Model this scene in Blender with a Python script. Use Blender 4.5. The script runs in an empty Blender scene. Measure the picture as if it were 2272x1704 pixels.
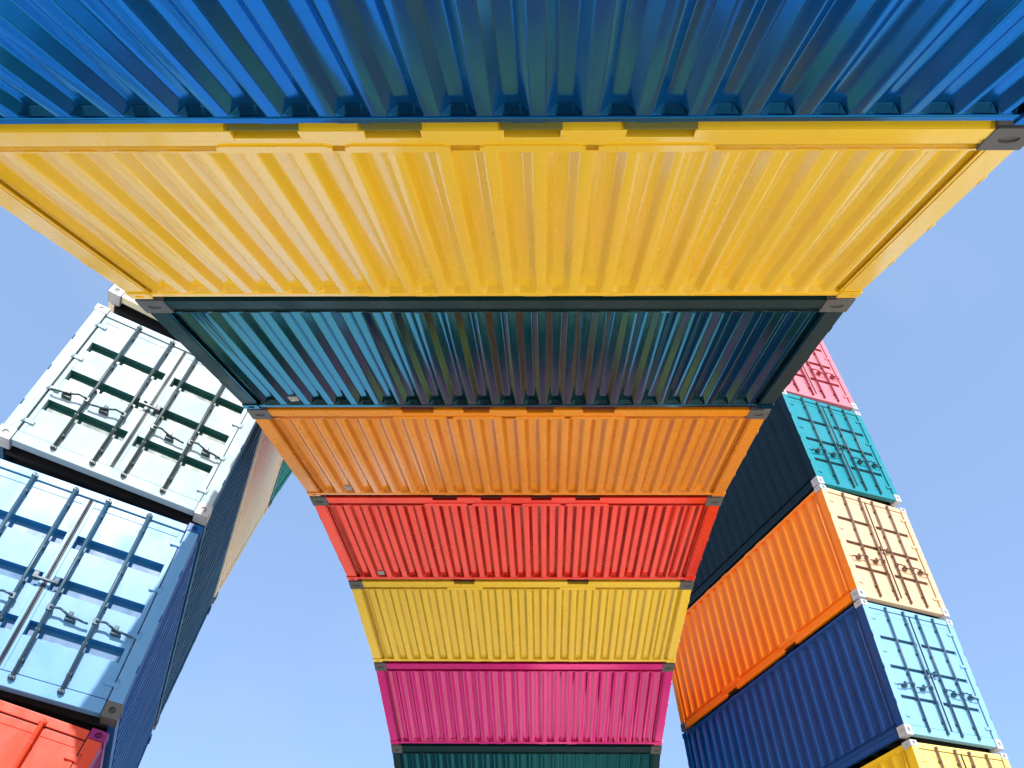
import bpy, bmesh, math, random
from mathutils import Vector, Matrix

scene = bpy.context.scene
col = scene.collection
V = Vector
Z = V((0, 0, 1))
CAMZ = 1.65
# ---------------------------------------------------------------- dimensions
L, H, D = 6.058, 2.70, 2.438        # container length, height with its feet, width
POST = 0.165
TOPR = 0.085      # top side rail

# ---------------------------------------------------------------- materials
def paint(name, rgb, rough=0.30, fade=0.12, seed=0.0, metallic=0.0, chips=True, web_shade=0.0, coat=0.0, spec=0.5, coat_ior=1.5, tint=None, end_shade=0.0):
    m = bpy.data.materials.new(name); m.use_nodes = True
    nt = m.node_tree; n = nt.nodes; l = nt.links
    b = n['Principled BSDF']
    tc = n.new('ShaderNodeTexCoord')
    def noise(scale, detail, sx=1, sy=1, sz=1, off=0.0):
        mp = n.new('ShaderNodeMapping'); mp.inputs['Scale'].default_value = (sx, sy, sz)
        mp.inputs['Location'].default_value = (seed * 3.1 + off, seed * 1.7, seed * 0.9)
        l.new(tc.outputs['Object'], mp.inputs['Vector'])
        t = n.new('ShaderNodeTexNoise'); t.inputs['Scale'].default_value = scale
        t.inputs['Detail'].default_value = detail; t.inputs['Roughness'].default_value = 0.6
        l.new(mp.outputs['Vector'], t.inputs['Vector'])
        return t.outputs['Fac']
    def ramp(src, a, b_, ca=0.0, cb=1.0):
        r = n.new('ShaderNodeMapRange'); r.inputs['From Min'].default_value = a; r.inputs['From Max'].default_value = b_
        r.inputs['To Min'].default_value = ca; r.inputs['To Max'].default_value = cb
        l.new(src, r.inputs['Value']); return r.outputs['Result']
    def mix(fac, c1, c2, mode='MIX'):
        x = n.new('ShaderNodeMix'); x.data_type = 'RGBA'; x.blend_type = mode
        l.new(fac, x.inputs[0])
        for s, c in ((6, c1), (7, c2)):
            if isinstance(c, tuple): x.inputs[s].default_value = (*c, 1)
            else: l.new(c, x.inputs[s])
        return x.outputs[2]
    g = sum(rgb) / 3
    pale = tuple(min(1, c * 0.90 + 0.10 * (g * 0.5 + 0.5 * max(rgb)) + 0.004) for c in rgb)
    dark = tuple(c * 0.80 for c in rgb)
    c1 = mix(ramp(noise(0.9, 4), 0.42, 0.72, 0, fade * 2.2), rgb, pale)             # sun bleached clouds
    c2 = mix(ramp(noise(2.2, 6, 5, 5, 0.35, 4), 0.56, 0.84, 0, 0.35), c1, dark)       # run-down grime streaks
    if web_shade:       # shade painted on the sloping webs of the ribbed sheet
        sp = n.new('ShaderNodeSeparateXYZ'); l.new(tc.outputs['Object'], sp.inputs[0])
        ga = ramp(sp.outputs['Y'], .020, .030, 0, web_shade); gb = ramp(sp.outputs['Y'], .056, .067, 1, 0)
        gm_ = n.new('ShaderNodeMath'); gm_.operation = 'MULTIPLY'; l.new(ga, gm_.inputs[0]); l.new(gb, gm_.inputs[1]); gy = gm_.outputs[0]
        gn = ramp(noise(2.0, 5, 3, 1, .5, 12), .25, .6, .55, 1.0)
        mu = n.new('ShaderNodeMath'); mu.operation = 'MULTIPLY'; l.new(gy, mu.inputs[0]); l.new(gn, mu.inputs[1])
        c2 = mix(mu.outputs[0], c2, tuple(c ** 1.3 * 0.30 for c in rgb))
    if end_shade:         # shade painted into the closed ends of the ribs under the top rail
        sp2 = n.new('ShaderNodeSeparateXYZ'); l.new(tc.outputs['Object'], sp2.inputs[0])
        e1 = ramp(sp2.outputs['Z'], H - TOPR - .05, H - TOPR - .022, 0, 1); e2 = ramp(sp2.outputs['Y'], .0185, .024, 0, end_shade)
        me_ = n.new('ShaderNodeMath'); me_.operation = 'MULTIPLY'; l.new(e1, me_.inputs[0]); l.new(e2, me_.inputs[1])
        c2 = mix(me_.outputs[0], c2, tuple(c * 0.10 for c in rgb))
    c3 = c2
    if chips:
        f = ramp(noise(9, 8, off=9), 0.775, 0.80, 0, 0.8)
        c3 = mix(f, c2, (0.10, 0.045, 0.022))
    l.new(c3, b.inputs['Base Color'])
    l.new(ramp(noise(3.0, 5, 1, 1, 0.5, 2), 0.3, 0.75, rough * 0.75, rough * 1.5), b.inputs['Roughness'])
    b.inputs['Metallic'].default_value = metallic
    b.inputs['Specular IOR Level'].default_value = spec
    if tint: b.inputs['Specular Tint'].default_value = (*tint, 1)
    b.inputs['Coat Weight'].default_value = coat
    b.inputs['Coat Roughness'].default_value = 0.10; b.inputs['Coat IOR'].default_value = coat_ior
    bp = n.new('ShaderNodeBump'); bp.inputs['Strength'].default_value = 0.25; bp.inputs['Distance'].default_value = 0.012
    l.new(noise(1.6, 3, 1.2, 1.2, 0.45, 6), bp.inputs['Height'])
    b2 = n.new('ShaderNodeBump'); b2.inputs['Strength'].default_value = 0.06; b2.inputs['Distance'].default_value = 0.002
    l.new(noise(60, 3), b2.inputs['Height']); l.new(bp.outputs['Normal'], b2.inputs['Normal'])
    l.new(b2.outputs['Normal'], b.inputs['Normal'])
    return m

def S(r, g, b):       # display colour -> linear
    f = lambda c: (c / 255 / 12.92) if c <= 10 else ((c / 255 + 0.055) / 1.055) ** 2.4
    return (f(r), f(g), f(b))

mat_dark = paint('dark steel', (0.012, 0.013, 0.015), 0.5, 0.05, 3)
mat_cast = paint('weathered grey casting steel', (0.10, 0.105, 0.10), 0.5, 0.2, 7)
mat_castw = paint('white casting paint', (0.46, 0.48, 0.49), 0.45, 0.1, 8)
mat_rubber = paint('door gasket rubber', (0.02, 0.022, 0.024), 0.6, 0.1, 2, chips=False)
mat_wood = paint('underfloor coating', (0.010, 0.010, 0.012), 0.8, 0.1, 5)

# ---------------------------------------------------------------- mesh helper
class MB:
    def __init__(s): s.bm = bmesh.new(); s.parts = []
    def face(s, pts, smooth=False):
        vs = [s.bm.verts.new(p) for p in pts]
        f = s.bm.faces.new(vs); f.smooth = smooth; return f
    def box(s, a, b, bev=0.0):
        x0, x1 = sorted((a[0], b[0])); y0, y1 = sorted((a[1], b[1])); z0, z1 = sorted((a[2], b[2]))
        t = bmesh.new()
        bmesh.ops.create_cube(t, size=1)
        bmesh.ops.transform(t, matrix=Matrix.Translation(((x0+x1)/2, (y0+y1)/2, (z0+z1)/2)) @ Matrix.Diagonal((x1-x0, y1-y0, z1-z0, 1)), verts=t.verts)
        if bev: bmesh.ops.bevel(t, geom=t.edges[:], offset=bev, segments=2, affect='EDGES', profile=0.6)
        s.merge(t)
    def merge(s, t):
        t.verts.index_update()
        vs = [s.bm.verts.new(v.co) for v in t.verts]
        for f in t.faces:
            nf = s.bm.faces.new([vs[v.index] for v in f.verts]); nf.smooth = f.smooth
        t.free()
    def tube(s, p0, p1, r, n=8):
        p0 = V(p0); p1 = V(p1); d = (p1 - p0).normalized()
        a = d.orthogonal().normalized(); b = d.cross(a)
        r0 = [s.bm.verts.new(p0 + r*(math.cos(2*math.pi*k/n)*a + math.sin(2*math.pi*k/n)*b)) for k in range(n)]
        r1 = [s.bm.verts.new(p1 + r*(math.cos(2*math.pi*k/n)*a + math.sin(2*math.pi*k/n)*b)) for k in range(n)]
        for k in range(n):
            f = s.bm.faces.new((r0[k], r0[(k+1) % n], r1[(k+1) % n], r1[k])); f.smooth = True
        s.bm.faces.new(r0[::-1]); s.bm.faces.new(r1)
    def prism(s, poly, x0, x1, f):      # poly of 2-D points swept from x0 to x1; f(x, p, q) -> 3-D
        n = len(poly)
        a = [s.bm.verts.new(f(x0, *p)) for p in poly]; b = [s.bm.verts.new(f(x1, *p)) for p in poly]
        for k in range(n): s.bm.faces.new((a[k], a[(k+1) % n], b[(k+1) % n], b[k]))
        s.bm.faces.new(a[::-1]); s.bm.faces.new(b)
    def mesh(s, name, recalc=True):
        if recalc: bmesh.ops.recalc_face_normals(s.bm, faces=s.bm.faces[:])
        me = bpy.data.meshes.new(name); s.bm.to_mesh(me); s.bm.free()
        me.materials.append(mat_dark)
        return me

# ---------------------------------------------------------------- container parts (local frame: x length, y outward, z up)
RAILH = 0.26      # base rail with its foot strip

def side_y(y, far): return (D - y) if far else y

def corrugated(x0, x1, z0, z1, far, period, depth, yout, n_per):
    """vertical trapezoid corrugations with pressed, closed ends"""
    mb = MB()
    span = x1 - x0; p = span / n_per
    o, sl = 0.29 * p, 0.21 * p
    pts = []
    e = 0.006
    def crease(xa, ya, dxl, dyl, dxr, dyr):
        pts.append((xa - dxl, ya - dyl)); pts.append((xa + (dxr - dxl) * 0.25, ya + (dyr - dyl) * 0.25)); pts.append((xa + dxr, ya + dyr))
    k = depth / sl
    pts.append((x0, yout + depth * .84))
    crease(x0 + .004, yout + depth * .84, .002, 0, .002, -.001); crease(x0 + .045, yout, .004, -.003, .004, 0)
    for i in range(n_per):
        s = x0 + i * p + o / 2 + (.045 if i == 0 else 0)
        crease(s, yout, e, 0, e, e * k)
        crease(s + sl, yout + depth, e, e * k, e, 0)
        crease(s + sl + (p - o - 2*sl), yout + depth, e, 0, e, -e * k)
        crease(s + sl + (p - o - 2*sl) + sl, yout, e, -e * k, e, 0)
    crease(x1 - .045, yout, .004, 0, .004, .003); crease(x1 - .004, yout + depth * .84, .002, -.001, .002, 0)
    pts.append((x1, yout + depth * .84))
    t = 0.032
    def row(z): return [mb.bm.verts.new((x, side_y(y, far), z)) for x, y in pts]
    a, b = row(z0 + t), row(z1 - t)
    for i in range(len(pts) - 1):
        f = mb.bm.faces.new((a[i], a[i+1], b[i+1], b[i])); f.smooth = True
    for za, zb in ((z0, z0 + t), (z1, z1 - t)):
        ra = [mb.bm.verts.new((x, side_y(yout + (y - yout) * 0.05, far), za)) for x, y in pts]
        rb = [mb.bm.verts.new((x, side_y(y, far), zb)) for x, y in pts]
        for i in range(len(pts) - 1): mb.bm.faces.new((ra[i], ra[i+1], rb[i+1], rb[i]))
    # flat margin strips beside the rails
    return mb

def mesh_side(far):
    mb = corrugated(-L/2 + POST + 0.045, L/2 - POST - 0.045, RAILH - 0.01, H - TOPR + 0.005, far, 0.266, 0.050, 0.018, 21)
    y = side_y(0.060, far)
    for sx in (-1, 1):
        a, b = sx * (L/2 - POST - 0.045), sx * (L/2 - POST + 0.01)
        mb.face([(a, y, RAILH - 0.01), (b, y, RAILH - 0.01), (b, y, H - TOPR + .005), (a, y, H - TOPR + .005)])
        # weld seam bead between sheet and post
        xs = sx * (L/2 - POST - 0.012)
        mb.box((xs - 0.006, side_y(0.019, far), RAILH), (xs + 0.006, side_y(0.03, far), H - TOPR))
    return mb.mesh('side_panel_' + ('outer' if far else 'inner'), False)

def mesh_base_rail(far, pockets):
    mb = MB()
    xa, xb = -L/2 + 0.21, L/2 - 0.21
    f = lambda x, y, z: (x, side_y(y, far), z)
    # upper web and lip (runs full length)
    mb.prism([(0.016, 0.137), (0.016, 0.185), (0.045, 0.205), (0.045, 0.252), (0.022, 0.262), (0.022, 0.275), (0.09, 0.275), (0.09, 0.137)], xa, xb, f)
    mb.box(f(xa, 0.03, 0.125), f(xb, 0.09, 0.139))
    spans = [(2.03, 0.36), (4.03, 0.36)] if pockets == 2 else [(1.98, 0.36), (2.66, 0.30), (3.40, 0.30), (4.08, 0.36)] if pockets == 4 else []
    x = xa
    for c, w in spans:
        p0, p1 = c - L/2 - w/2, c - L/2 + w/2
        mb.box(f(x, 0.008, 0.022), f(p0, 0.085, 0.126), 0.004)
        mb.box(f(p0 - .001, 0.009, 0.094), f(p1 + .001, 0.085, 0.125), 0.003)
        x = p1
        # doubler plate over the pocket, corners cut
        mb.prism([(p0 - .10, 0.178), (p0 - .14, 0.20), (p0 - .14, 0.225), (p0 - .10, 0.246), (p1 + .10, 0.246), (p1 + .14, 0.225), (p1 + .14, 0.20), (p1 + .10, 0.178)],
                 0.006, 0.05, lambda yy, px, pz: f(px, yy, pz))
    mb.box(f(x, 0.008, 0.022), f(xb, 0.085, 0.126), 0.004)
    return mb.mesh('base_rail_%d' % pockets)

def mesh_vent():
    mb = MB(); t = bmesh.new()
    bmesh.ops.create_uvsphere(t, u_segments=16, v_segments=8, radius=1)
    bmesh.ops.transform(t, matrix=Matrix.Translation((L/2 - .60, .060, H - .175)) @ Matrix.Diagonal((.048, .034, .036, 1)), verts=t.verts)
    for f in t.faces: f.smooth = True
    mb.merge(t); mb.box((L/2 - .66, .050, H - .235), (L/2 - .54, .0665, H - .115), .004)
    return mb.mesh('vent_cover')
def pocket_spans(pockets):
    return [(2.03, 0.36), (4.03, 0.36)] if pockets == 2 else [(1.98, 0.36), (2.66, 0.30), (3.40, 0.30), (4.08, 0.36)] if pockets == 4 else []
def mesh_pocket(far, c, w):
    """steel lining of one forklift pocket: roof, sides, back and the strap underneath"""
    mb = MB(); f = lambda x, y, z: (x, side_y(y, far), z)
    p0, p1 = c - L/2 - w/2, c - L/2 + w/2
    mb.box(f(p0 - .01, 0.086, 0.090), f(p1 + .01, 0.42, 0.1))
    mb.box(f(p0 - .01, 0.086, 0.022), f(p0, 0.42, 0.112)); mb.box(f(p1, 0.086, 0.022), f(p1 + .01, 0.42, 0.112))
    mb.box(f(p0 - .01, 0.42, 0.0225), f(p1 + .01, 0.43, 0.12))
    mb.box(f(p0 - .01, 0.012, 0.010), f(p1 + .01, 0.42, 0.0215))
    return mb.mesh('forklift_pocket')

def mesh_top_rail(far):
    mb = MB(); f = lambda x, y, z: (x, side_y(y, far), z)
    mb.box(f(-L/2 + 0.17, 0.012, H - TOPR), f(L/2 - 0.17, 0.085, H - 0.02), 0.006)
    for xx in (-1.0, -0.35, 0.55, 0.95):
        mb.box(f(xx - .09, 0.016, H - 0.022), f(xx + .09, 0.075, H - 0.006))
    return mb.mesh('top_rail')

def mesh_post(sx, far):
    mb = MB(); f = lambda x, y, z: (sx * x, side_y(y, far), z)
    mb.prism([(L/2 - POST, 0.014), (L/2 - 0.012, 0.014), (L/2 - 0.012, 0.15), (L/2 - 0.05, 0.15), (L/2 - 0.05, 0.05), (L/2 - POST, 0.05)],
             0.19, H - 0.12, lambda z, x, y: f(x, y, z))
    # lashing bars / small holes with dark edge
    for z in (0.62, 1.30, 1.95):
        mb.tube(f(L/2 - 0.012, 0.02, z - .05), f(L/2 - 0.012, 0.02, z + .05), 0.010, 6)
    return mb.mesh('corner_post')

def plate_hole(mb, c, u, v, n, w, h, rw, rh, depth=0.035, seg=16):
    """rectangular plate centred c with an oval hole and its tunnel"""
    c, u, v, n = V(c), V(u), V(v), V(n)
    rect, oval = [], []
    for k in range(seg):
        a = 2 * math.pi * (k + .5) / seg
        ca, sa = math.cos(a), math.sin(a)
        m = max(abs(ca) / (w / 2), abs(sa) / (h / 2))
        rect.append(c + u * (ca / m) + v * (sa / m)); oval.append(c + u * ca * rw + v * sa * rh)
    inn = [p - n * depth for p in oval]
    R = [mb.bm.verts.new(p) for p in rect]; O = [mb.bm.verts.new(p) for p in oval]; I = [mb.bm.verts.new(p) for p in inn]
    for k in range(seg):
        j = (k + 1) % seg
        mb.bm.faces.new((R[k], R[j], O[j], O[k])); mb.bm.faces.new((O[k], O[j], I[j], I[k]))
    # the four true corners
    for su in (-1, 1):
        for sv in (-1, 1):
            q = c + u * su * w / 2 + v * sv * h / 2
            near = sorted(range(seg), key=lambda k: (rect[k] - q).length)[:2]
            mb.bm.faces.new((R[near[0]], R[near[1]], mb.bm.verts.new(q)))
    mb.bm.faces.new(I)

def mesh_casting(sx, far, base, big=False):
    w, d, h = ((0.235, 0.17, 0.23) if big else (0.178, 0.162, 0.187)) if base else (0.178, 0.162, 0.118)
    z0, z1 = (0.0, h) if base else (H - h, H)
    mb = MB(); f = lambda x, y, z: (sx * x, side_y(y, far), z)
    sy = -1 if not far else 1
    t = 0.012
    mb.box(f(L/2 - w, 0.004 + t, z0), f(L/2 - t, d, z1), 0.004)
    # outer plates with handling holes
    zc = (z0 + z1) / 2
    y_face = side_y(0.0, far)
    plate_hole(mb, (sx * (L/2 - w/2), y_face, zc), (1, 0, 0), (0, 0, 1), (0, sy, 0), w, h - .004, 0.058 if base else .04, 0.036 if base else .03, t)
    plate_hole(mb, (sx * L/2, side_y(d/2, far), zc), (0, 1, 0), (0, 0, 1), (sx, 0, 0), d, h - .004, 0.034, 0.042 if base else .034, t)
    # rims of the plates
    mb.box(f(L/2 - w, 0.001, z0 + .002), f(L/2 - w + .008, 0.02, z1 - .002)); mb.box(f(L/2 - .008, 0.001, z0 + .002), f(L/2 - .001, d, z0 + .014))
    mb.box(f(L/2 - .008, 0.001, z1 - .014), f(L/2 - .001, d, z1 - .002)); mb.box(f(L/2 - w, 0.001, z0 + .002), f(L/2 - .001, 0.012, z0 + .014))
    mb.box(f(L/2 - w, 0.001, z1 - .014), f(L/2 - .001, 0.012, z1 - .002)); mb.box(f(L/2 - .012, d - .01, z0 + .014), f(L/2 - .001, d, z1 - .014))
    return mb.mesh('corner_casting')

def mesh_roof():
    mb = MB(); zt = H - 0.03
    n = 18; x0, x1 = -L/2 + .18, L/2 - .18; p = (x1 - x0) / n
    prev = None
    xs = []
    for i in range(n):
        s = x0 + i * p
        xs += [(s, 0), (s + .3*p, 0), (s + .42*p, -.02), (s + .88*p, -.02)]
    xs.append((x1, 0))
    for x, dz in xs:
        cur = (mb.bm.verts.new((x, .08, zt + dz)), mb.bm.verts.new((x, D - .08, zt + dz)))
        if prev: mb.bm.faces.new((prev[0], cur[0], cur[1], prev[1]))
        prev = cur
    return mb.mesh('roof_panel')

def mesh_under():
    mb = MB()
    mb.box((-L/2 + .1, .09, .16), (L/2 - .1, D - .09, .19))
    for i in range(17):
        x = -L/2 + .3 + i * (L - .6) / 16
        mb.box((x - .03, .09, .04), (x + .03, D - .09, .16))
    return mb.mesh('underframe')

def mesh_front(sx):
    """blank corrugated end wall"""
    mb = MB(); n = 8; y0, y1 = POST, D - POST; p = (y1 - y0) / n
    pts = []
    for i in range(n):
        s = y0 + i * p
        pts += [(s, 0), (s + .28*p, 0), (s + .5*p, .045), (s + .78*p, .045)]
    pts.append((y1, 0))
    xo = L/2 - .03
    a = [mb.bm.verts.new((sx * (xo - d), y, .2)) for y, d in pts]; b = [mb.bm.verts.new((sx * (xo - d), y, H - .12)) for y, d in pts]
    for i in range(len(pts) - 1): mb.bm.faces.new((a[i], a[i+1], b[i+1], b[i]))
    return mb.mesh('end_panel', True)

def mesh_end_beam(sx, z0, z1):
    mb = MB()
    mb.box((sx * (L/2 - .12), .17, z0), (sx * (L/2 - .014), D - .17, z1), .006)
    return mb.mesh('end_beam')

# door end: s runs across the width (y), n outward from the end, z up
DZ0, DZ1 = 0.205, H - 0.155
def E(sx): return lambda s, n, z: (sx * (L/2 - .03 + n), s, z)
LEAVES = ((0.172, D/2 - .006), (D/2 + .006, D - .172))

def leaf_profile(thin):
    hgt = DZ1 - DZ0; segs = []
    up_, fl, dep = (.035, .034, .040) if thin else (.012, .125, .080)
    prev = DZ0 + .085
    for c in (.235, .49, .745):
        zc = DZ0 + c * hgt
        z0, z1, z2, z3 = zc - fl/2 - .05, zc - fl/2, zc + fl/2, zc + fl/2 + .012
        segs.append((prev, z0, z1, z2, z3)); prev = z3
    return segs, prev, dep

def mesh_leaf(sx, i, thin):
    mb = MB(); f = E(sx); s0, s1 = LEAVES[i]
    b = .05
    for a in ((s0, s0 + b, DZ0, DZ1), (s1 - b, s1, DZ0, DZ1), (s0 + b, s1 - b, DZ0, DZ0 + .09), (s0 + b, s1 - b, DZ1 - .09, DZ1)):
        mb.box(f(a[0], -.09, a[2]), f(a[1], 0, a[3]), .004)
    segs, last, dep = leaf_profile(thin)
    q = lambda n0, z0, n1, z1: mb.face([f(s0 + b - .002, n0, z0), f(s1 - b + .002, n0, z0), f(s1 - b + .002, n1, z1), f(s0 + b - .002, n1, z1)])
    for p, z0, z1, z2, z3 in segs:
        q(-.006, p, -.006, z0); q(-.006, z0, -dep, z1)
    q(-.006, last, -.006, DZ1 - .085)
    return mb.mesh('door')

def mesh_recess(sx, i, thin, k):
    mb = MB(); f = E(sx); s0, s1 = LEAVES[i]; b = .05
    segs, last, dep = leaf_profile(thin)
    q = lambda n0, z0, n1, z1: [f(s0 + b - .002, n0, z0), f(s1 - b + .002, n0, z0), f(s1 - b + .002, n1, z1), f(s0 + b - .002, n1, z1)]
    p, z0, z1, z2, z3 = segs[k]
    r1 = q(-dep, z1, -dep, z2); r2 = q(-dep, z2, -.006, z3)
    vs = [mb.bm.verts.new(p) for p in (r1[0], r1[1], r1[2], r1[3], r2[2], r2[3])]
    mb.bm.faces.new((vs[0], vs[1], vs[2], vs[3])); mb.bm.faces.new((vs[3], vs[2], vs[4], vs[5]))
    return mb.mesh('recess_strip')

def mesh_rod(sx, s):
    mb = MB(); f = E(sx)
    mb.tube(f(s, .036, DZ0 - .10), f(s, .036, DZ1 + .07), .021, 10)
    for z in (DZ0 - .085, DZ1 + .03):            # cam and keeper
        mb.box(f(s - .032, -.012, z - .005), f(s + .032, .044, z + .038), .006)
        mb.box(f(s - .016, .0, z + .0), f(s + .024, .056, z + .028), .004)
    for z in (DZ0 + .14, DZ0 + .52, DZ0 + 1.02, DZ0 + 1.50, DZ1 - .20):   # guide brackets
        mb.box(f(s - .030, -.004, z - .022), f(s + .030, .010, z + .022), .004)
        mb.box(f(s - .022, .008, z - .014), f(s + .022, .052, z + .014), .005)
    return mb.mesh('lock_rod')

def mesh_handle(sx, s, d):
    """hub on the rod, cranked lever lying across the leaf and its catch"""
    mb = MB(); f = E(sx); z = DZ0 + .80
    mb.box(f(s - .026, .018, z - .04), f(s + .026, .066, z + .04), .006)
    pts = [(s, .07, z), (s + d * .10, .075, z + .012), (s + d * .19, .065, z - .028), (s + d * .34, .06, z - .052), (s + d * .40, .052, z - .055)]
    for p, q in zip(pts, pts[1:]): mb.tube(f(*p), f(*q), .0135, 6)
    mb.box(f(s + d*.17, -.006, z - .075), f(s + d*.27, .05, z - .012), .006)     # catch plate
    mb.box(f(s + d*.19, .04, z - .03), f(s + d*.235, .074, z + .022), .005)      # retainer flap
    return mb.mesh('door_handle')

def mesh_hinge(sx, i, z):
    mb = MB(); f = E(sx); s = LEAVES[0][0] if i == 0 else LEAVES[1][1]; d = -1 if i == 0 else 1
    mb.box(f(s - d * .09, -.002, z - .028), f(s + d * .02, .016, z + .028), .004)
    mb.tube(f(s + d * .03, .018, z - .055), f(s + d * .03, .018, z + .055), .016, 8)
    mb.box(f(s + d * .03, -.004, z - .05), f(s + d * .085, .014, z + .05), .003)
    return mb.mesh('hinge')

def mesh_gasket(sx):
    mb = MB(); f = E(sx)
    mb.box(f(D/2 - .022, -.05, DZ0), f(D/2 - .0065, .006, DZ1)); mb.box(f(D/2 + .0065, -.05, DZ0), f(D/2 + .022, .004, DZ1))
    for s in (LEAVES[0][0] - .008, LEAVES[1][1] + .008):
        mb.box(f(s - .006, -.06, DZ0), f(s + .006, -.006, DZ1))
    mb.box(f(.17, -.06, DZ0 - .010), f(D - .17, -.008, DZ0 - .001)); mb.box(f(.17, -.06, DZ1 + .001), f(D - .17, -.008, DZ1 + .010))
    mb.box(f(.17, -.3, DZ0 - .02), f(D - .17, -.1, DZ1 + .02))
    return mb.mesh('gasket')

def mesh_lockbox(sx):
    mb = MB(); f = E(sx); z = DZ0 + 1.14
    mb.box(f(D/2 - .13, -.002, z - .05), f(D/2 - .075, .062, z + .035), .006)
    mb.box(f(D/2 + .075, -.002, z - .05), f(D/2 + .13, .062, z + .035), .006)
    mb.box(f(D/2 - .11, .035, z - .05), f(D/2 + .11, .068, z - .022), .005)
    return mb.mesh('lock_strap')

MESH = {}
def M(key, fn):
    if key not in MESH: MESH[key] = fn()
    return MESH[key]

def link(name, me, mat, parent, label=None):
    o = bpy.data.objects.new(name, me); col.objects.link(o); o.parent = parent
    o.material_slots[0].link = 'OBJECT'; o.material_slots[0].material = mat
    if label: o['label'] = label
    return o

def container(base, x, y, z, mat, label, group, pockets=0, door=0, door_mat=None, cast=None, hw=None, castd=None, thin=False, rec=None, zs=1.0, rail=None, pm=None, vent=False, big=False):
    """base: middle of the inner bottom edge; x, y, z: length, outward and up axes; door = +1 / -1 end that opens"""
    t = bpy.data.objects.new('shipping_container', None); col.objects.link(t)
    t.empty_display_size = .3
    m = Matrix((x, y, z * zs)).transposed().to_4x4(); m.translation = base
    t.matrix_world = m
    t['label'] = label; t['category'] = 'shipping container'; t['group'] = group
    dm = door_mat or mat; cast = cast or mat_cast; hw = hw or dm
    for far in (False, True):
        link('side_panel', M(('side', far), lambda: mesh_side(far)), mat, t)
        link('base_rail', M(('base', far, pockets), lambda: mesh_base_rail(far, pockets)), rail or mat, t)
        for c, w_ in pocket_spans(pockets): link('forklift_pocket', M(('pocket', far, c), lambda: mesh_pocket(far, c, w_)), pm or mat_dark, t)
        link('top_rail', M(('top', far), lambda: mesh_top_rail(far)), mat, t)
        for sx in (-1, 1):
            isd = sx == door
            link('corner_post', M(('post', sx, far), lambda: mesh_post(sx, far)), rail or mat, t)
            for bs in (True, False):
                link('corner_casting', M(('cast', sx, far, bs, big), lambda: mesh_casting(sx, far, bs, big)), (castd if (isd and castd) else cast) if bs or (isd and castd) else mat, t)
    if vent: link('vent_cover', M('vent', mesh_vent), mat_castw, t)
    link('roof_panel', M('roof', mesh_roof), mat, t)
    link('underframe', M('under', mesh_under), mat_wood, t)
    for sx in (-1, 1):
        isd = sx == door
        bm_ = dm if isd else mat
        link('sill', M(('sill', sx), lambda: mesh_end_beam(sx, .03, .19)), bm_, t)
        link('header', M(('head', sx), lambda: mesh_end_beam(sx, H - .14, H - .035)), bm_, t)
        if not isd:
            link('end_panel', M(('front', sx), lambda: mesh_front(sx)), mat, t)
    if door:
        sx = door
        link('gasket', M(('gasket', sx), lambda: mesh_gasket(sx)), mat_rubber, t)
        link('lock_strap', M(('strap', sx), lambda: mesh_lockbox(sx)), hw, t)
        rods = ((.59, 1), (1.05, 1)), ((1.41, -1), (1.85, -1))
        for i in (0, 1):
            d = link('door', M(('leaf', sx, i, thin), lambda: mesh_leaf(sx, i, thin)), dm, t)
            for k in range(3): link('recess_strip', M(('rec', sx, i, thin, k), lambda: mesh_recess(sx, i, thin, k)), rec or mat, d)  # rec colours the strip darker, painting in the shade of the recess
            for s, dd in rods[i]:
                link('lock_rod', M(('rod', sx, s), lambda: mesh_rod(sx, s)), hw, d)
                hd = (-1 if s in (.59, 1.05) else 1) if True else dd
                link('door_handle', M(('handle', sx, s), lambda: mesh_handle(sx, s, hd)), hw, d)
            for z_ in (DZ0 + .18, DZ0 + .80, DZ0 + 1.45, DZ1 - .2):
                link('hinge', M(('hinge', sx, i, z_), lambda: mesh_hinge(sx, i, z_)), dm, d)
        # end faces of the two posts at the door end take the door paint
        for s0, s1 in ((.012, .158), (D - .158, D - .012)):
            link('door_post', M(('dpost', sx, s0), lambda: dpost(sx, s0, s1)), dm, t)
    return t

def dpost(sx, s0, s1):
    mb = MB(); mb.box((sx * (L/2 - .05), s0 + .004, .187), (sx * (L/2 - .006), s1, H - .119), .006); return mb.mesh('door_post')

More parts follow.
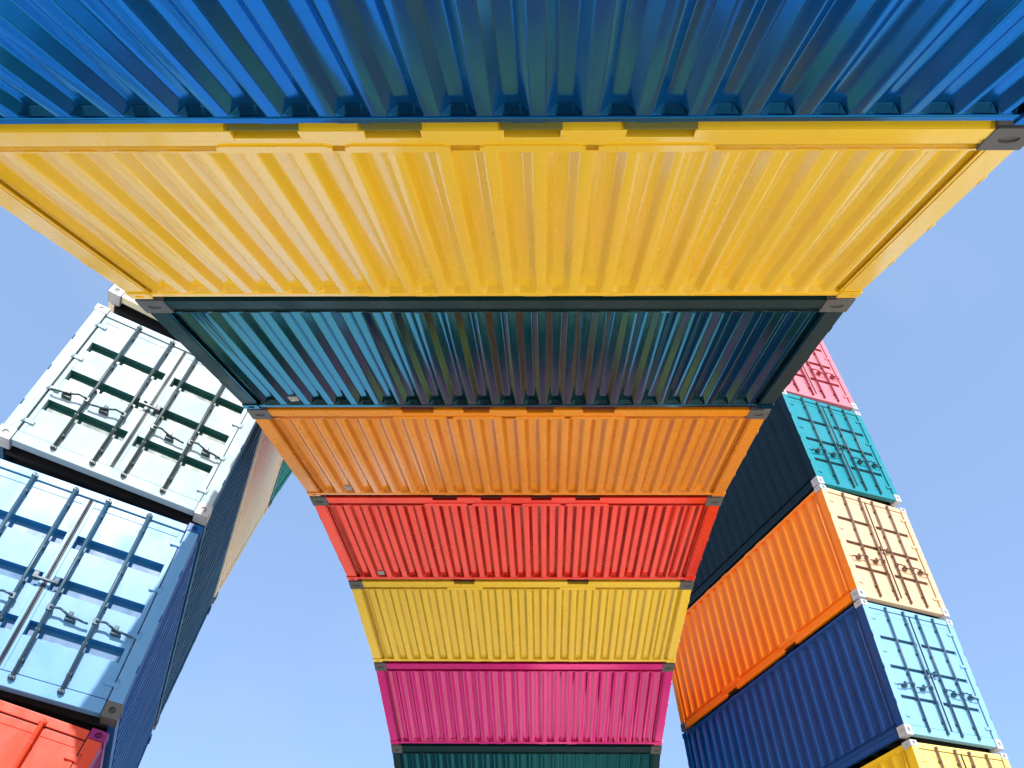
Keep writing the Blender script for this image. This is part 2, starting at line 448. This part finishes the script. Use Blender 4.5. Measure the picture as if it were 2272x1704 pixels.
# ---------------------------------------------------------------- paints
P = dict(
  teal   = paint('dark teal paint',  (0.008, 0.075, 0.085), .18, .08, 1, web_shade=0.0, metallic=.85, tint=(.5, .9, .95)),
  mag    = paint('magenta paint',    (0.88, 0.006, 0.24), .20, .10, 2, web_shade=0.85, metallic=.45, coat=.55, coat_ior=1.75, spec=.3, tint=(1, .5, .8)),
  lemon  = paint('lemon yellow paint', (1.0, 0.68, 0.045), .26, .08, 3, web_shade=0.65, metallic=0, coat=.15, spec=.25, tint=(1, .9, .5)),
  red    = paint('signal red paint', (0.98, 0.045, 0.018), .22, .12, 4, web_shade=0.95, metallic=.35, coat=.25, coat_ior=1.6, spec=.3, tint=(1, .5, .4)),
  orange = paint('orange paint',     (1.0, 0.34, 0.004), .26, .10, 5, web_shade=0.55, metallic=.1, coat=.6, coat_ior=1.55, spec=.3, tint=(1, .7, .4)),
  teal2  = paint('bottle teal paint', (0.014, 0.115, 0.155), .11, .08, 6, web_shade=0.0, metallic=.88, coat=.16, coat_ior=1.6, tint=(.6, .9, .95), end_shade=.85),
  gold   = paint('golden yellow paint', (1.0, 0.67, 0.025), .26, .08, 7, web_shade=0.2, metallic=0, coat=.7, coat_ior=1.55, spec=.25, tint=(1, .9, .6)),
  blue   = paint('bright blue paint', (0.008, 0.18, 0.46), .13, .10, 8, web_shade=0.0, metallic=.72, tint=(.2, .7, 1), end_shade=.85),
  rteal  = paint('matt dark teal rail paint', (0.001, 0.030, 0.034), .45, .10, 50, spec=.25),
  rblue  = paint('matt blue rail paint', (0.001, 0.09, 0.20), .4, .10, 51, spec=.3),
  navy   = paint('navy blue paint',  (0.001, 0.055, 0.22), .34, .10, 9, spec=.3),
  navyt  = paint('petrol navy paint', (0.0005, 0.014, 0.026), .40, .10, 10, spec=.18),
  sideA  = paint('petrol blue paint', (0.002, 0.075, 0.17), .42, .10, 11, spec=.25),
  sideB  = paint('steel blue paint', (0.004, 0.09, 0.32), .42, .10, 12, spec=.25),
  cream  = paint('cream paint',      (0.93, 0.84, 0.58), .45, .12, 13, spec=.3),
  green  = paint('sea green paint',  (0.010, 0.28, 0.22), .40, .12, 14, spec=.3),
  orangeR= paint('deep orange paint', (0.98, 0.24, 0.002), .36, .10, 15, metallic=.15, spec=.3),
  dwhite = paint('sunlit mint white door paint', (0.35, 0.48, 0.54), .45, .14, 16, chips=False, spec=.2),  # this and the next: side colour paled, sun glare painted in
  dblue  = paint('sunlit sky blue door paint', (0.13, 0.34, 0.62), .32, .14, 17, chips=False, spec=.3),
  dred   = paint('vermilion door paint', (0.66, 0.05, 0.018), .3, .10, 18),
  dpink  = paint('sunlit salmon pink door paint', (0.68, 0.19, 0.23), .35, .10, 19),  # this and the door paints below: side colours lightened as if sunlit
  dteal  = paint('sunlit turquoise door paint', (0.008, 0.23, 0.28), .35, .10, 20),
  dcream = paint('sunlit apricot cream door paint', (0.72, 0.46, 0.27), .35, .08, 21),
  dlight = paint('sunlit light blue door paint', (0.22, 0.45, 0.66), .35, .08, 22),
  dyell  = paint('sunlit pale yellow door paint', (0.78, 0.60, 0.17), .35, .08, 23),
  pink   = paint('pink paint', (0.66, 0.10, 0.20), .35, .08, 24),
  yel    = paint('warm yellow paint', (0.85, 0.55, 0.01), .38, .08, 25, spec=.3),
  rec_shade_g   = paint('dark green recess shade', (0.004, 0.065, 0.055), .4, .08, 40),  # dark recess colours stand in for shade inside the door bands
  rec_shade_b   = paint('mid blue recess shade', (0.006, 0.12, 0.30), .4, .08, 41),
  purple = paint('violet paint', (0.22, 0.015, 0.14), .4, .08, 26, spec=.3),
)
pocket_mats = {'gold': paint('shaded olive pocket lining', (0.16, 0.16, 0.008), .5, .3, 60), 'orange': paint('dark shaded brown pocket lining', (0.22, 0.045, 0.004), .5, .2, 61),
  'red': paint('shaded maroon pocket lining', (0.09, 0.006, 0.005), .5, .2, 62), 'lemon': paint('shaded brown pocket lining', (0.10, 0.05, 0.008), .5, .2, 63)}  # linings darkened as painted shade, the olive one for reflected grass
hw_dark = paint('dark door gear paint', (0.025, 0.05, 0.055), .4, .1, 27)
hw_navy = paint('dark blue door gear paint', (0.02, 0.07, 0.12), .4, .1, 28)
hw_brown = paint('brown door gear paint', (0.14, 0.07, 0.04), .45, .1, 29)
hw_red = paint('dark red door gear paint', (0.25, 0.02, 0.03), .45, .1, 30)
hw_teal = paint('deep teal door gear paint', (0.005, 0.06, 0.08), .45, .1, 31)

# ---------------------------------------------------------------- arch one: spans overhead
O = V((0, 0, CAMZ))
al = -0.012
u = V((math.cos(al), math.sin(al), 0)); v = V((-u.y, u.x, 0))
PITCH = 2.742
hs0 = V((-0.242, 17.413, 8.929)) + O
thM = [1.404, 1.589, 1.769, 1.957, 2.094, 2.233, 2.37, 2.50, 2.62]
G1 = 'containers of the arch passing overhead'
def dn(t): return math.cos(t) * Z - math.sin(t) * v
def place_main(roof_pt, t, mat, label, pockets=0, cast=None, rail=None, pm=None, vent=False):
    d = dn(t); out = math.sin(t) * Z + math.cos(t) * v
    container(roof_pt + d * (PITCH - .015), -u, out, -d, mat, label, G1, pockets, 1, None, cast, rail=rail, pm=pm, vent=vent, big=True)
labs = [
 ('mag', 'magenta ribbed container below the lemon yellow one in the arch overhead', 0),
 ('lemon', 'pale lemon yellow ribbed container between the red and the magenta ones', 2),
 ('red', 'red ribbed container between the orange and the lemon yellow ones', 4),
 ('orange', 'bright orange ribbed container overhead between the dark teal and the red ones', 4),
 ('teal2', 'dark teal ribbed container overhead between the large golden yellow and the orange ones', 0),
 ('gold', 'largest golden yellow ribbed container overhead just below the bright blue one', 4),
 ('blue', 'bright blue ribbed container overhead filling the top of the photo', 0),
]
pt = hs0.copy()
for k, (m, lab, pk) in enumerate(labs):
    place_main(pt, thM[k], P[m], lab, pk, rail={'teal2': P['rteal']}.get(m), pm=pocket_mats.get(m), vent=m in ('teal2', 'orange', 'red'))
    pt = pt + PITCH * dn(thM[k])
place_main(pt, thM[7], P['orange'], 'orange container in the foot of the overhead arch behind the viewer', 4); pt = pt + PITCH * dn(thM[7])
place_main(pt, thM[8], P['red'], 'red container standing on the ground under the overhead arch', 0)
pt = hs0.copy()
for t, m, lab in ((1.23, 'teal', 'dark teal ribbed container below the magenta one at the bottom edge of the photo'),
                  (1.06, 'cream', 'cream container hidden past the magenta and teal end of the overhead arch')):
    pt = pt - PITCH * dn(t)
    place_main(pt, t, P[m], lab, 0, rail=P['rteal'] if m == 'teal' else None)

# ---------------------------------------------------------------- arch two: a leg on the left, a leg on the right
psi = -0.4415
a = V((math.sin(psi), math.cos(psi), 0)); b = V((a.y, -a.x, 0))
def leg_axes(q, side):
    up = math.cos(q) * Z + side * math.sin(q) * b
    out = -side * math.cos(q) * b + math.sin(q) * Z
    return up, out
G2 = 'containers of the arch standing behind, door ends in the sun'
def place_leg(near, q, side, mat, dmat, label, pockets=0, hw=None, cast=None, lift=-.055, castd=None, thin=False, rec=None, zs=1.0):
    up, out = leg_axes(q, side)
    x = a if side > 0 else -a
    container(near + a * (L/2) + up * lift, x, out, up, mat, label, G2, pockets, -1 if side > 0 else 1, dmat, cast, hw, castd, thin, rec, zs)

PL = dict(
 A=V((-4.013, 7.869, 7.125)) + O, B=V((-4.246, 7.760, 4.275)) + O, C=V((-4.661, 7.564, 1.457)) + O)
place_leg(PL['A'], .129, 1, P['sideA'], P['dwhite'], 'container with sunlit mint white doors at the top of the left leg beside the dark teal one', 0, hw_dark, mat_cast, castd=mat_castw, rec=P['rec_shade_g'])
place_leg(PL['B'], .090, 1, P['sideB'], P['dblue'], 'container with sunlit sky blue doors on the left above the red one, partly in shadow', 0, hw_navy, mat_cast, rec=P['rec_shade_b'])
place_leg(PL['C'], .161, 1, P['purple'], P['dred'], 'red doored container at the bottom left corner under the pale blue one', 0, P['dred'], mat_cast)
upc, _ = leg_axes(.20, 1)
place_leg(PL['C'] - upc * 2.80, .20, 1, P['yel'], P['dyell'], 'yellow container at the very foot of the left leg on the ground', 0)
# upwards
upA, _ = leg_axes(.129, 1)
D1 = PL['A'] + upA * 2.84
place_leg(D1, .20, 1, P['cream'], P['cream'], 'cream container above the white doored one, mostly hidden behind the golden yellow one', 0, hw_brown, mat_cast, castd=mat_castw)
up1, _ = leg_axes(.20, 1); D2 = D1 + up1 * 2.78
place_leg(D2, .26, 1, P['green'], P['dteal'], 'sea green container high in the left leg, a sliver beside the orange one', 0)
up2, _ = leg_axes(.26, 1); D3 = D2 + up2 * 2.78
# right leg
PR = [V((6.59, 13.28, 4.31)) + O, V((6.31, 13.15, 7.09)) + O, V((6.046, 13.022, 9.99)) + O, V((5.76, 12.89, 12.76)) + O, V((5.32, 12.68, 15.41)) + O]
QR = [.110, .102, .115, .182, .221]
spec = [
 ('yel', 'dyell', 'container with sunlit pale yellow doors at the bottom right corner of the right leg', 0, hw_brown),
 ('navy', 'dlight', 'navy container with sunlit light blue doors between the yellow and the orange ones', 0, hw_navy),
 ('orangeR', 'dcream', 'orange sided container with sunlit apricot cream doors in the right leg', 2, hw_brown),
 ('navyt', 'dteal', 'dark navy sided container with sunlit turquoise doors above the orange one', 0, hw_teal),
 ('pink', 'dpink', 'pink doored container at the top of the right leg behind the dark teal one', 0, hw_red),
]
for p, q, (m, dm, lab, pk, hw) in zip(PR, QR, spec):
    place_leg(p, q, -1, P[m], P[dm], lab, pk, hw, mat_cast, castd=mat_castw, thin=True, rec=hw, zs=1.04 if m in ('orangeR', 'navy') else 1.0, lift=-.11 if m == 'orangeR' else -.055)  # recess strips take the dark gear colour as painted shade
upr, _ = leg_axes(.13, -1)
place_leg(PR[0] - upr * 2.80, .13, -1, P['red'], P['dred'], 'red container low in the right leg under the pale yellow one', 0)
place_leg(PR[0] - upr * 5.60, .16, -1, P['cream'], P['cream'], 'cream container at the foot of the right leg on the ground', 0)

# ---------------------------------------------------------------- ground
mb = MB(); G = 3000.0
mb.face([(-G, -G, 0), (G, -G, 0), (G, G, 0), (-G, G, 0)])
gm = bpy.data.materials.new('bounce lightened quay concrete'); gm.use_nodes = True
nt = gm.node_tree; n = nt.nodes; l = nt.links; bs = n['Principled BSDF']
tc = n.new('ShaderNodeTexCoord'); nz = n.new('ShaderNodeTexNoise'); nz.inputs['Scale'].default_value = .35; nz.inputs['Detail'].default_value = 8
br = n.new('ShaderNodeTexBrick'); br.inputs['Scale'].default_value = 1.0; br.inputs['Brick Width'].default_value = 2.0; br.inputs['Row Height'].default_value = 2.0
br.inputs['Mortar Size'].default_value = .012; br.offset = 0
br.inputs['Color1'].default_value = (.88, .79, .65, 1); br.inputs['Color2'].default_value = (.84, .75, .62, 1); br.inputs['Mortar'].default_value = (.25, .24, .22, 1)  # unseen paving made extra pale to bounce light onto the undersides
mx = n.new('ShaderNodeMix'); mx.data_type = 'RGBA'; mx.blend_type = 'MULTIPLY'; mx.inputs[0].default_value = .2
l.new(tc.outputs['Object'], nz.inputs['Vector']); l.new(tc.outputs['Object'], br.inputs['Vector'])
l.new(br.outputs['Color'], mx.inputs[6]); l.new(nz.outputs['Fac'], mx.inputs[7]); l.new(mx.outputs[2], bs.inputs['Base Color'])
bs.inputs['Roughness'].default_value = .85
me = mb.mesh('ground'); me.materials.clear(); me.materials.append(gm)
g = bpy.data.objects.new('ground', me); col.objects.link(g); g['kind'] = 'structure'

# ---------------------------------------------------------------- unseen tree belt, added to darken reflections in the ribs
rng = random.Random(4)
mb = MB()
for k in range(620):
    az = math.radians(rng.uniform(-62, 62)); d = rng.uniform(62, 84)
    cx, cy = d * math.sin(az), d * math.cos(az) + 8
    h = 9.5 + 3.0 * math.sin(az * 7.3) + 2.0 * math.sin(az * 17 + 1)
    for q in range(9):
        r_ = rng.uniform(.9, 2.1)
        c = V((cx + rng.gauss(0, 2.0), cy + rng.gauss(0, 2.0), max(.6, h * rng.random() ** .7)))
        t = bmesh.new(); bmesh.ops.create_icosphere(t, subdivisions=1, radius=r_)
        for vv in t.verts: vv.co = vv.co * rng.uniform(.7, 1.25) + c
        mb.merge(t)
me = mb.mesh('unseen_tree_belt'); me.materials.clear()
tm = bpy.data.materials.new('dark leaf mass'); tm.use_nodes = True
tn = tm.node_tree.nodes; tz = tn.new('ShaderNodeTexNoise'); tz.inputs['Scale'].default_value = .8; tr = tn.new('ShaderNodeValToRGB')
tr.color_ramp.elements[0].position = .35; tr.color_ramp.elements[0].color = (.010, .028, .010, 1); tr.color_ramp.elements[1].position = .7; tr.color_ramp.elements[1].color = (.045, .085, .025, 1)
tm.node_tree.links.new(tz.outputs['Fac'], tr.inputs['Fac']); tm.node_tree.links.new(tr.outputs['Color'], tn['Principled BSDF'].inputs['Base Color'])
tn['Principled BSDF'].inputs['Roughness'].default_value = .8
me.materials.append(tm)
wd = bpy.data.objects.new('unseen_tree_belt', me); col.objects.link(wd); wd['kind'] = 'stuff'
wd['label'] = 'unseen dark tree belt added to darken the rib reflections'; wd['category'] = 'trees'

# ---------------------------------------------------------------- light
AZ, EL = math.radians(165), math.radians(44)
sd = V((math.sin(AZ) * math.cos(EL), math.cos(AZ) * math.cos(EL), math.sin(EL)))
w = bpy.data.worlds.new('World'); scene.world = w; w.use_nodes = True
nt = w.node_tree; sk = nt.nodes.new('ShaderNodeTexSky'); sk.sky_type = 'NISHITA'; sk.sun_disc = False
sk.sun_elevation = EL; sk.sun_rotation = AZ; sk.air_density = 1.0; sk.dust_density = 1.0; sk.ozone_density = 1.5
bg = nt.nodes['Background']; bg.inputs['Strength'].default_value = .36
tint = nt.nodes.new('ShaderNodeMix'); tint.data_type = 'RGBA'; tint.blend_type = 'MULTIPLY'; tint.inputs[0].default_value = 1
tint.inputs[7].default_value = (.92, 1.0, 1.06, 1)
nt.links.new(sk.outputs['Color'], tint.inputs[6]); 
flat = nt.nodes.new('ShaderNodeMix'); flat.data_type = 'RGBA'; flat.inputs[0].default_value = .55; flat.inputs[7].default_value = (1.02, 1.50, 2.40, 1)
tcw = nt.nodes.new('ShaderNodeTexCoord'); cl = nt.nodes.new('ShaderNodeTexNoise'); cl.inputs['Scale'].default_value = 2.6; cl.inputs['Detail'].default_value = 7
cr = nt.nodes.new('ShaderNodeMapRange'); cr.inputs['From Min'].default_value = .50; cr.inputs['From Max'].default_value = .85; cr.inputs['To Max'].default_value = .25
cm = nt.nodes.new('ShaderNodeMix'); cm.data_type = 'RGBA'; cm.inputs[7].default_value = (2.2, 2.4, 2.6, 1)
nt.links.new(tcw.outputs['Generated'], cl.inputs['Vector']); nt.links.new(cl.outputs['Fac'], cr.inputs['Value']); nt.links.new(cr.outputs['Result'], cm.inputs[0])
nt.links.new(tint.outputs[2], flat.inputs[6]); nt.links.new(flat.outputs[2], cm.inputs[6]); nt.links.new(cm.outputs[2], bg.inputs['Color'])
sl = bpy.data.lights.new('sun', 'SUN'); sl.energy = 5.9; sl.angle = math.radians(.5); sl.color = (1, .95, .88)
so = bpy.data.objects.new('sun', sl); col.objects.link(so); so.rotation_euler = sd.to_track_quat('Z', 'Y').to_euler(); so.location = (0, 0, 40)

# ---------------------------------------------------------------- camera
p_, r_, f_ = 0.619, 0.009, 1923.0
fw = V((0, math.cos(p_), math.sin(p_))); up = V((0, -math.sin(p_), math.cos(p_))); rt = V((1, 0, 0))
rt2 = math.cos(r_) * rt + math.sin(r_) * up; up2 = -math.sin(r_) * rt + math.cos(r_) * up
cd = bpy.data.cameras.new('camera'); co = bpy.data.objects.new('camera', cd); col.objects.link(co)
m = Matrix((rt2, up2, -fw)).transposed().to_4x4(); m.translation = O; co.matrix_world = m
cd.sensor_width = 36; cd.lens = f_ / 2272 * 36
cd.shift_x = -58.2 / 2272; cd.shift_y = 521.3 / 2272
cd.clip_start = .05; cd.clip_end = 6000
scene.camera = co

scene.render.engine = 'CYCLES'
scene.view_settings.view_transform = 'Standard'; scene.view_settings.look = 'None'
scene.view_settings.exposure = 0; scene.view_settings.gamma = 1
